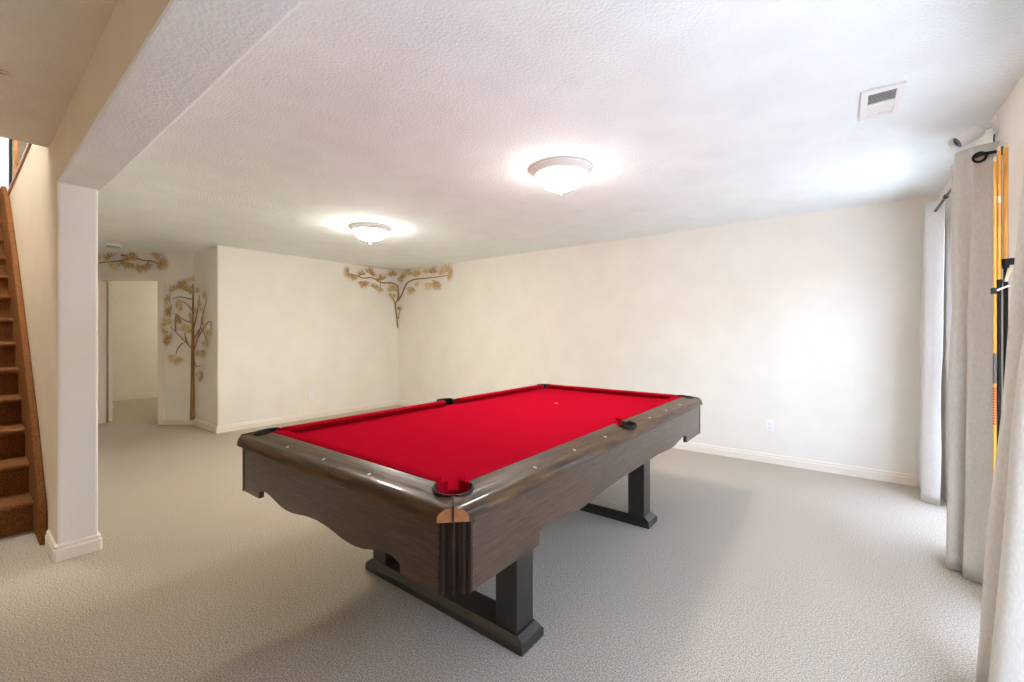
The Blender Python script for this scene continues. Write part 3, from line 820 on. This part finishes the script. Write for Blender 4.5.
slant_p = lambda u, v, out=0.012: on_plane(u, v, tuple(P0 + NRM * out), tuple(NRM))
rec_p = lambda u, v, out=0.012: on_plane(u, v, (0, YREC - out, 0), (0, 1, 0))
left_p = lambda u, v, out=0.012: on_plane(u, v, (XL + out, 0, 0), (1, 0, 0))
back_p = lambda u, v, out=0.012: on_plane(u, v, (0, YB - out, 0), (0, 1, 0))
NM = ['needle_gold', 'needle_brown', 'needle_olive']
rn = random.Random(21)

# tall tree in the recess corner: crop origin (160,270), 4.4 px per px
def T(a, b): return (160 + a / 4.4, 270 + b / 4.4)
tr = thing('pine_tree_ornament', 'tall pine tree wall ornament standing in the corner right of the doorway', 'wall ornament', (P0.x + 0.01, P0.y - 0.02, 0.08))
tp = [slant_p(*T(145, y), out=0.02) for y in (658, 560, 450, 350, 250, 150, 60)]
limb(tr, 'trunk', tp, None, 0.038, 0.006, M['bark'])
for pts in ([(146, 352), (118, 322), (85, 288), (45, 250)], [(100, 320), (78, 345), (70, 370)], [(146, 235), (110, 222), (90, 208), (60, 190)], [(146, 180), (120, 152), (95, 138)],
            [(146, 130), (110, 122), (80, 118), (55, 128)], [(146, 110), (125, 92), (105, 75)], [(120, 322), (110, 290), (112, 270)], [(70, 270), (66, 225), (70, 200)]):
    limb(tr, 'branch', [slant_p(*T(*q)) for q in pts], None, 0.008, 0.004, M['bark'])
for pts in ([(150, 352), (165, 300), (180, 240), (190, 190), (205, 130)], [(150, 250), (165, 180), (175, 110)], [(165, 300), (195, 250), (222, 225), (224, 262)], [(152, 300), (180, 255), (200, 300), (195, 340)], [(150, 400), (160, 425), (178, 418)]):
    limb(tr, 'branch', [rec_p(*T(*q)) for q in pts], None, 0.008, 0.004, M['bark'])
for (a, b, ang, sz) in ((147, 52, 90, .13), (110, 72, 130, .15), (122, 98, 60, .17), (66, 92, 120, .13), (50, 132, 170, .14), (100, 150, 200, .15), (55, 184, 170, .15), (132, 215, 10, .14), (95, 214, 200, .13),
                        (36, 243, 120, .16), (116, 272, 70, .17), (50, 312, 150, .17), (76, 378, 250, .19), (30, 262, 240, .12)):
    cluster(tr, slant_p(*T(a, b)), NRM, ang, sz, M[NM[rn.randrange(3)] if sz > .12 else 'needle_gold'], 170, 13, rn)
for (a, b, ang, sz) in ((172, 100, 90, .12), (204, 132, 80, .16), (178, 160, 70, .13), (187, 190, 60, .13), (188, 235, 30, .13), (222, 258, 270, .17), (202, 305, 280, .16), (195, 350, 260, .16), (172, 350, 270, .13), (176, 440, 280, .22), (162, 190, 80, .12)):
    cluster(tr, rec_p(*T(a, b)), (0, -1, 0), ang, sz, M[NM[rn.randrange(3)]], 130, 12, rn)

# corner spray under the ceiling: crop origin (340,260), 8.53 px per px
def S(a, b): return (340 + a / 8.533, 260 + b / 8.533)
cs = thing('branch_ornament', 'spreading branch wall ornament up in the corner of the far walls', 'wall ornament', (XL + 0.02, YB - 0.02, 1.38))
limb(cs, 'stem', [left_p(*S(493, 580), out=0.02), left_p(*S(484, 480), out=0.02), left_p(*S(472, 380), out=0.025), left_p(*S(493, 340), out=0.025)], None, 0.012, 0.012, M['bark'])
limb(cs, 'branch', [left_p(*S(*q)) for q in ((492, 345), (497, 300), (490, 225), (440, 195), (370, 195), (330, 180), (270, 150), (200, 155), (130, 130), (60, 108))], None, 0.015, 0.006, M['bark'])
limb(cs, 'branch', [back_p(*S(*q)) for q in ((497, 345), (530, 290), (570, 200), (640, 165), (740, 155), (790, 150), (850, 142), (925, 128))], None, 0.015, 0.006, M['bark'])
limb(cs, 'branch', [left_p(*S(*q)) for q in ((475, 385), (458, 345), (445, 300))], None, 0.008, 0.005, M['bark'])
limb(cs, 'branch', [back_p(*S(*q)) for q in ((497, 500), (506, 460), (514, 420))], None, 0.008, 0.005, M['bark'])
limb(cs, 'branch', [left_p(*S(*q)) for q in ((350, 190), (345, 215), (340, 240))], None, 0.006, 0.004, M['bark'])
for (a, b, ang, sz) in ((75, 106, 190, .15), (112, 130, 240, .13), (180, 132, 110, .13), (196, 180, 270, .17), (248, 120, 60, .18), (300, 205, 260, .14), (352, 175, 110, .17), (338, 232, 250, .15), (445, 138, 100, .18), (445, 268, 100, .20), (445, 290, 260, .14)):
    cluster(cs, left_p(*S(a, b)), (1, 0, 0), ang, sz, M[NM[rn.randrange(3)]], 170, 12, rn)
for (a, b, ang, sz) in ((520, 190, 80, .16), (548, 160, 100, .16), (582, 132, 80, .22), (662, 142, 90, .19), (612, 228, 260, .21), (660, 190, 280, .12), (735, 120, 70, .17), (760, 190, 275, .21), (800, 118, 90, .18), (835, 180, 250, .21), (880, 122, 100, .17), (918, 112, 60, .21), (925, 132, 340, .13), (515, 430, 90, .14)):
    cluster(cs, back_p(*S(a, b)), (0, -1, 0), ang, sz, M[NM[rn.randrange(3)]], 150, 12, rn)

# spray over the doorway: crop origin (90,240), 9.31 px per px
def G(a, b): return (90 + a / 9.31, 240 + b / 9.31)
ds = thing('branch_ornament', 'horizontal branch wall ornament above the doorway', 'wall ornament', slant(0.9, 2.3, 0.01))
limb(ds, 'branch', [slant_p(*G(*q)) for q in ((80, 215), (130, 208), (210, 200), (300, 190), (360, 180))], None, 0.006, 0.010, M['bark'])
limb(ds, 'branch', [slant_p(*G(*q)) for q in ((290, 140), (350, 148), (420, 165), (500, 190), (570, 195), (640, 225), (690, 240))], None, 0.014, 0.006, M['bark'])
limb(ds, 'branch', [slant_p(*G(*q)) for q in ((300, 195), (285, 220), (262, 245))], None, 0.008, 0.005, M['bark'])
limb(ds, 'branch', [slant_p(*G(*q)) for q in ((550, 200), (515, 235), (475, 262))], None, 0.008, 0.005, M['bark'])
for (a, b, ang, sz) in ((105, 195, 160, .15), (90, 215, 200, .11), (205, 170, 120, .16), (245, 232, 230, .14), (385, 195, 90, .16), (380, 205, 260, .17), (405, 150, 70, .10), (520, 225, 280, .16), (485, 258, 200, .12), (600, 170, 40, .17), (645, 215, 330, .15), (680, 228, 350, .13), (340, 200, 220, .12)):
    cluster(ds, slant_p(*G(a, b)), NRM, ang, sz, M[NM[rn.randrange(2)]], 160, 12, rn)

# sprig on the hall ceiling, its tip reaching into view
sg = thing('branch_ornament', 'brown sprig tip on the hall ceiling at the left edge', 'wall ornament', (-2.98, 0.02, CEIL))
bm = bmesh.new(); tube(bm, catmull([(-3.05, -0.35, CEIL - 0.012), (-2.99, -0.12, CEIL - 0.014), (-2.90, 0.09, CEIL - 0.012)], 4), [0.008] * 8 + [0.004], 8)
adopt(link('branch', bm, M['bark'], smooth=True), sg)
for base, dd in (((-2.925, 0.02), (0.50, 0.86)), ((-2.97, -0.08), (-0.3, 0.9)), ((-2.97, -0.1), (0.9, 0.4)), ((-3.0, -0.2), (-0.8, 0.5))):
    bm = bmesh.new(); ang0 = math.atan2(dd[1], dd[0])
    for k in range(11):
        a = ang0 + (k - 5) * 0.075 + rn.uniform(-0.03, 0.03)
        d = Vector((math.cos(a), math.sin(a), 0))
        needle(bm, Vector((base[0], base[1], CEIL - 0.012)), d, Vector((0, 0, -1)), 0.15 * rn.uniform(0.8, 1.1), 0.006, rn.uniform(0.004, 0.02))
    adopt(link('needle_cluster', bm, M['bark']), sg)

# ------------------------------------------------------------------ light
SKY, SUN, EXPO = 1.4, 5.5, 1.80
w = D.worlds.new('World'); bpy.context.scene.world = w; w.use_nodes = True
nt = w.node_tree; bg = nt.nodes['Background']
sky = nt.nodes.new('ShaderNodeTexSky'); sky.sky_type = 'NISHITA'; sky.sun_disc = False
sky.sun_elevation = math.radians(62); sky.sun_rotation = math.radians(270); sky.air_density = 1.0; sky.dust_density = 1.0
hs = nt.nodes.new('ShaderNodeHueSaturation'); hs.inputs['Saturation'].default_value = 0.8
nt.links.new(sky.outputs['Color'], hs.inputs['Color']); nt.links.new(hs.outputs['Color'], bg.inputs['Color'])
bg.inputs['Strength'].default_value = SKY

def area(name, loc, rot, sx, sy, power, col=(1, 1, 1), portal=False):
    l = D.lights.new(name, 'AREA'); l.shape = 'RECTANGLE'; l.size = sx; l.size_y = sy; l.energy = power; l.color = col
    if portal: l.cycles.is_portal = True
    o = D.objects.new(name, l); COL.objects.link(o); o.location = loc; o.rotation_euler = rot
    return o
for W in (W1, W2):
    area('window_portal', (XR + 0.16, (W[0] + W[1]) / 2, (W[2] + W[3]) / 2), (0, PI / 2, 0), W[3] - W[2], W[1] - W[0], 1, portal=True)
def point_light(name, loc, power, col, r=0.1):
    l = D.lights.new(name, 'POINT'); l.energy = power; l.color = col; l.shadow_soft_size = r
    o = D.objects.new(name, l); COL.objects.link(o); o.location = loc; return o
sl = D.lights.new('sun', 'SUN'); sl.energy = SUN; sl.angle = math.radians(1); sl.color = (0.90, 0.965, 1.0)
so = D.objects.new('sun', sl); COL.objects.link(so)
so.rotation_euler = Vector((0.015, 0.72, -0.68)).to_track_quat('-Z', 'Y').to_euler()
point_light('hall_fill', (-2.6, -2.8, 1.2), 5, (1.0, 0.96, 0.90), 0.15)  # unseen fill light added behind the camera, no fixture there
point_light('far_room_fill', (-10.1, 3.9, 2.25), 11, (1.0, 0.88, 0.70), 0.15)  # fill light added to brighten the room beyond the doorway
point_light('upstairs_fill', (-4.75, -0.25, 4.9), 60, (0.90, 0.95, 1.0), 0.3)  # cool fill light added over the stairs, in place of upstairs daylight

# ------------------------------------------------------------------ camera and view
c = D.cameras.new('camera'); co = D.objects.new('camera', c); COL.objects.link(co)
co.location = (0, 0, EYE); co.rotation_euler = (PI / 2, 0, YAW)
c.sensor_width = 36.0; c.lens = FPX / 1024 * 36.0; c.shift_y = (HY - 341.0) / 1024.0; c.clip_start = 0.02
S_ = bpy.context.scene; S_.camera = co
S_.view_settings.view_transform = 'Standard'; S_.view_settings.look = 'None'; S_.view_settings.gamma = 1.0; S_.view_settings.use_curve_mapping = False
S_.view_settings.exposure = EXPO
S_.cycles.use_denoising = True
S_.cycles.max_bounces = 12; S_.cycles.diffuse_bounces = 8
S_.cycles.sample_clamp_indirect = 6.0
